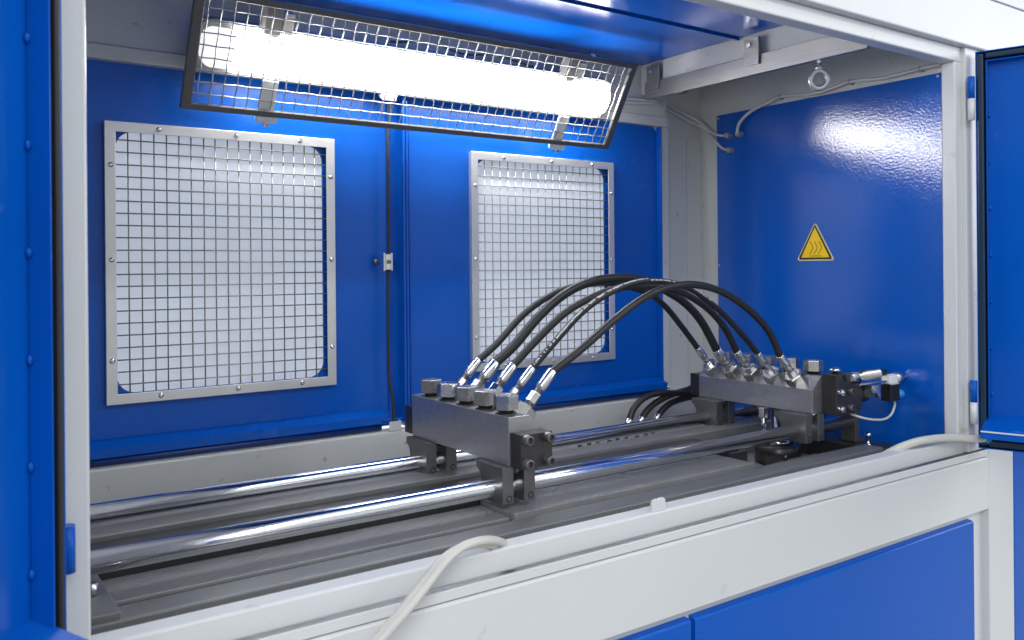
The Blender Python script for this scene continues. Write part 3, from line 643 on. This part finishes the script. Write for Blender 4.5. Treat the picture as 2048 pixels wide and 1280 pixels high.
for i in range(5):
    y = YI[i]; rd = RAD[i]
    a1 = V(0.70, 0, 0.714); a2 = V(-0.70, 0, 0.714)
    c1 = V(0.4953+WB-0.0150, y, ZB+HB-0.0135); c2 = V(1.3473-WB+0.0150, y, ZB+HB-0.0135)
    t = thing('hydraulic_hose', c1+a1*0.025, LAB[i], 'hose', 'five arching hoses between the manifold blocks')
    L1, L2 = 0.100, 0.082
    e1, e2 = c1+a1*L1, c2+a2*L2
    path = bez([e1-a1*0.012, e1]+[V(x, y, z) for x, z in HZ[i]]+[e2, e2-a2*0.012], 110)
    ho = MB().tube(path, rd, 16).build('hose', 'rubber', t)
    hexr = rd*(1.75 if i == 2 else 1.4)
    for c, a, Ln in ((c1, a1, L1), (c2, a2, L2)):
        MB().lathe(c+a*0.0195, a, [(0, rd*0.95), (Ln-0.058, rd*0.95)], 16).build('hose_neck', 'legsteel', t)
        MB().hexa(c+a*(Ln-0.068), a, hexr, 0.020, 0.3*i).build('hose_nut', 'zinc', t, None, 0.0004)
        fr_ = rd*1.28
        MB().lathe(c+a*(Ln-0.048), a, [(0, rd*0.85), (.010, rd*0.85), (.0115, fr_*0.92), (.016, fr_), (.048, fr_), (.0495, fr_*0.93), (.0495, rd*1.0)], 24, caps=False).build('ferrule', 'zinc', t)
    if i == 3:                     # printed line of small characters (not legible in the photograph)
        pm_ = MB(); rnd = random.Random(3); s_acc = 0; k = 4
        while k < len(path)-30:
            p0, p1 = path[k], path[k+1]; tg = (p1-p0).normalized(); up = V(0, 1, 0).cross(tg).normalized()
            if up.z < 0: up = -up
            side = (up*0.35+V(0, -1, 0)*0.94).normalized() if k > 44 else (up*0.80+V(0, -1, 0)*0.6).normalized()
            tv = side.cross(tg)
            for q in range(3):
                if rnd.random() < 0.82:
                    ln = (p1-p0).length; cpt = p0+tg*(ln*(q+0.5)/3)+side*(rd+0.00025); hh = 0.0012+0.0008*rnd.random(); ww = ln*0.10
                    off = tv*rnd.uniform(-.0004, .0004)
                    pm_.add([cpt+off-tg*ww-tv*hh, cpt+off+tg*ww-tv*hh, cpt+off+tg*ww+tv*hh, cpt+off-tg*ww+tv*hh], [(0, 1, 2, 3)])
            k += 1
        pm_.build('printed_lettering', 'white_print', ho)

# lower hoses behind the rear rod
for i, (x, pts) in enumerate(((1.1128, [(1.1300, 1.112), (1.1654, 1.1340), (1.2100, 1.1400), (1.2600, 1.1360), (1.3300, 1.130), (1.40, 1.128)]),
                              (1.1566, [(1.1800, 1.104), (1.2154, 1.1210), (1.2700, 1.1330), (1.3200, 1.1400), (1.3600, 1.152), (1.40, 1.170)]),
                              (1.2150, [(1.2380, 1.100), (1.2669, 1.1120), (1.3100, 1.1180), (1.3563, 1.1180), (1.40, 1.116)]))):
    y = -0.130+0.004*i
    t = thing('feed_hose', (x-0.012, y, 1.0603), ('short black feed hose rising farthest from the far block behind the rods', 'middle short black feed hose behind the rods', 'short black feed hose rising closest to the far block')[i], 'hose', 'short feed hoses behind the rods')
    MB().tube(bez([(x, y, 1.0830)]+[(a, y, b) for a, b in pts], 50), 0.0078, 12).build('hose', 'rubber', t)
    MB().lathe((x-0.0115, y, 1.0603), (0.42, 0, 0.9), [(0, .0088), (.030, .0092), (.031, .008)], 18).build('ferrule', 'zinc', t)

# ------------------------------------------------------------------ drain tubes over the sill
def cond(name, pts, rad, label, grp=None, twin=0.0):
    t = thing(name, pts[0], label, 'tube', grp)
    for k in (0, 1) if twin else (0,):
        off = V(twin*k, -twin*0.25*k, twin*0.35*k)
        MB().tube(bez([Vector(p_)+off for p_ in pts], 60), rad, 14).build('tube_wall', 'beige', t)
    return t
cond('drain_tube', [(0.4050, -0.630, 1.0300), (0.3850, -0.655, 1.0600), (0.3520, -0.682, 1.0815), (0.3180, -0.697, 1.0930), (0.2840, -0.705, 1.0945), (0.2550, -0.713, 1.0865), (0.2290, -0.721, 1.0720), (0.1940, -0.731, 1.0500), (0.1500, -0.740, 1.0240), (0.1200, -0.744, 1.0070), (0.05, -0.750, 0.96)], 0.0060,
     'twin beige drain tube arching over the white sill and hanging down in front', None, 0.0092)
dt = cond('drain_tube', [(1.330, -0.640, 1.058), (1.3550, -0.660, 1.0760), (1.3950, -0.680, 1.0885), (1.4500, -0.694, 1.0905), (1.5100, -0.704, 1.0855), (1.5500, -0.712, 1.0800), (1.5800, -0.722, 1.0790)], 0.0082,
     'beige drain tube from the open door gutter over the sill beneath the warning sign')

# ------------------------------------------------------------------ open front doors
def open_door(name, H, d, n, width, label, right):
    t = thing(name, (H.x, H.y, 1.057), label, 'door')
    Zb, Zt, h = 1.057, 1.8985, 0.024
    D = Vector(d); Nn = Vector(n); Zu = V(0, 0, 1)
    O_ = V(H.x, H.y, 0)-Nn*h
    F = lambda mb, a, b, c, e, z0, z1: mb.frame(O_, D, Nn, Zu, a, b, c, e, z0, z1)
    F(MB(), 0.0, width, -0.002, 0.0, Zb, Zt).build('door_skin', 'blue_smooth', t)
    for a, b, z0, z1 in ((0, 0.0022, Zb, Zt), (width-0.0022, width, Zb, Zt), (0.0022, width-0.0022, Zb, Zb+0.0022), (0.0022, width-0.0022, Zt-0.0022, Zt)):
        F(MB(), a, b, 0, h, z0, z1).build('edge_flange', 'blue_smooth', t, None, 0.0006)
    s0 = 0.0190 if right else 0.0150
    for a, b, z0, z1 in ((s0, s0+0.0022, Zb+0.05, Zt-0.02), (width-s0, width-s0+0.0022, Zb+0.05, Zt-0.02), (s0, width-s0, Zt-0.0222, Zt-0.02)):
        F(MB(), a, b, 0.0002, h*0.92, z0, z1).build('seal_channel', 'blue_smooth', t, None, 0.0006)
    F(MB(), 0.0030, s0-0.003 if right else 0.0085, 0.004, h+(0.005 if right else 0.001), Zb+0.006, Zt-0.006).build('door_gasket', 'gasket_teal' if right else 'gasket', t, None, 0.003)
    F(MB(), s0, width-s0, 0.004, h+0.003, Zt-0.0165, Zt-0.005).build('door_gasket', 'gasket_teal', t, None, 0.003)
    F(MB(), s0, width-s0, 0.004, h+0.003, Zb+0.005, Zb+0.020).build('door_gasket', 'gasket_teal', t, None, 0.003)
    # sloping drip gutter along the bottom
    g0, g1 = 0.012, width-0.012; R_ = h+0.045
    q = [(0.0, 1.1280), (R_, 1.1010), (R_+0.001, 1.1010), (R_+0.001, 1.0860), (R_-0.001, 1.0860), (R_-0.002, 1.0985), (0.0, 1.1250)]
    MB().prism([O_+D*g0+Nn*a+Zu*z for a, z in q], D*(g1-g0)).build('drip_gutter', 'blue_smooth', t)
    MB().prism([O_+D*g0+Nn*a+Zu*z for a, z in ((0.0, 1.1245), (R_-0.0025, 1.0980), (R_-0.0025, 1.0870), (0, 1.0810))], D*-0.002).build('gutter_end', 'blue_smooth', t)
    F(MB(), g0, g1, R_-0.0005, R_+0.0022, 1.0995, 1.1022).build('gutter_trim', 'white_print' if right else 'blue_smooth', t)
    # weld tacks
    tk = None; zs = [1.17+0.099*i for i in range(7)]
    for z in zs:
        p_ = O_+D*(s0+0.004)+Nn*0.002+Zu*z
        if tk is None: tk = MB().lathe(p_-Zu*.005, Zu, [(0, .001), (.003, .0028), (.007, .0030), (.010, .001)], 8).build('weld_tack', 'blue_smooth', t, p_)
        else: copy_part(tk, t, p_)
    return t
a = math.radians(107)
rdoor = open_door('front_door', V(1.5780, -0.7100, 0), (-math.cos(a), -math.sin(a), 0), (-math.sin(a), math.cos(a), 0), 0.82, 'blue front door swung open beside the warning sign wall, its gutter drained by a beige tube', True)
a = math.radians(128)
ldoor = open_door('front_door', V(-0.1585, -0.7260, 0), (math.cos(a), -math.sin(a), 0), (math.sin(a), math.cos(a), 0), 0.82, 'blue front door swung wide open from the slim white post with a black rubber bumper', False)
for dr, x, zs, y in ((rdoor, 1.5640, (1.7985, 1.1560), -0.7080), (ldoor, -0.1535, (1.7985, 1.1560), -0.6960)):
    for z in zs:
        hg = MB().cyl((x, y, z), (x, y, z+0.046), 0.0072, 16).build('hinge', 'blue_smooth', dr)
        if dr is rdoor: MB().cyl((x, y, z-0.046), (x, y, z-0.0006), 0.0072, 16).build('hinge_barrel', 'white', hg)
st = V(-0.1585, -0.7260, 1.4750); nn = V(math.sin(math.radians(128)), math.cos(math.radians(128)), 0); dd = V(math.cos(math.radians(128)), -math.sin(math.radians(128)), 0)
MB().lathe(st+dd*0.016-nn*0.012, -dd, [(0, .0025), (.006, .004), (.011, .0075), (.014, .009), (.016, .008)], 14).build('rubber_bumper', 'gasket', ldoor)
MB().lathe((1.5830, -0.7230, 1.0790), (1, -0.25, 0.05), [(-0.004, .0100), (.0, .0125), (.006, .0125), (.007, .0105), (.018, .0105)], 18).build('tube_fitting', 'plastic_blue', dt)

# ------------------------------------------------------------------ lower blue cover panels and the next module
for k, (x0, x1, lab) in enumerate(((-0.12, 0.7060, 'blue lower cover panel under the hanging twin drain tube'), (0.7145, 1.5670, 'blue lower cover panel between the vertical gap and the white corner column'))):
    t = thing('cover_panel', ((x0+x1)/2, YF, 0.10), lab, 'panel')
    MB().prism([(x0, YF+0.0145, 0.10), (x0, YF+0.0005, 0.10), (x0, YF+0.0005, 0.9000), (x0, YF+0.0030, 0.9025), (x0, YF+0.0145, 0.9045)], (x1-x0, 0, 0)).build('panel_sheet', 'blue_smooth', t, None, 0.001)
    MB().box(x1, x1+0.0015, YF+0.004, YF+0.0145, 0.845, 0.872).build('hinge_lug', 'blue_smooth', t)
nm = thing('neighbouring_cabinet', (1.9, -0.68, 0), 'blue side of the next cabinet beyond the white corner column', 'cabinet')
box('cabinet_side', 'blue_smooth', 1.7500, 2.05, YF+0.004, -0.64, 0, 1.905, nm, 0.004)
box('joint_strip', 'gasket', 1.7420, 1.7499, YF+0.012, -0.64, 0, 1.905, nm, 0)  # black strip filling the gap beside the column
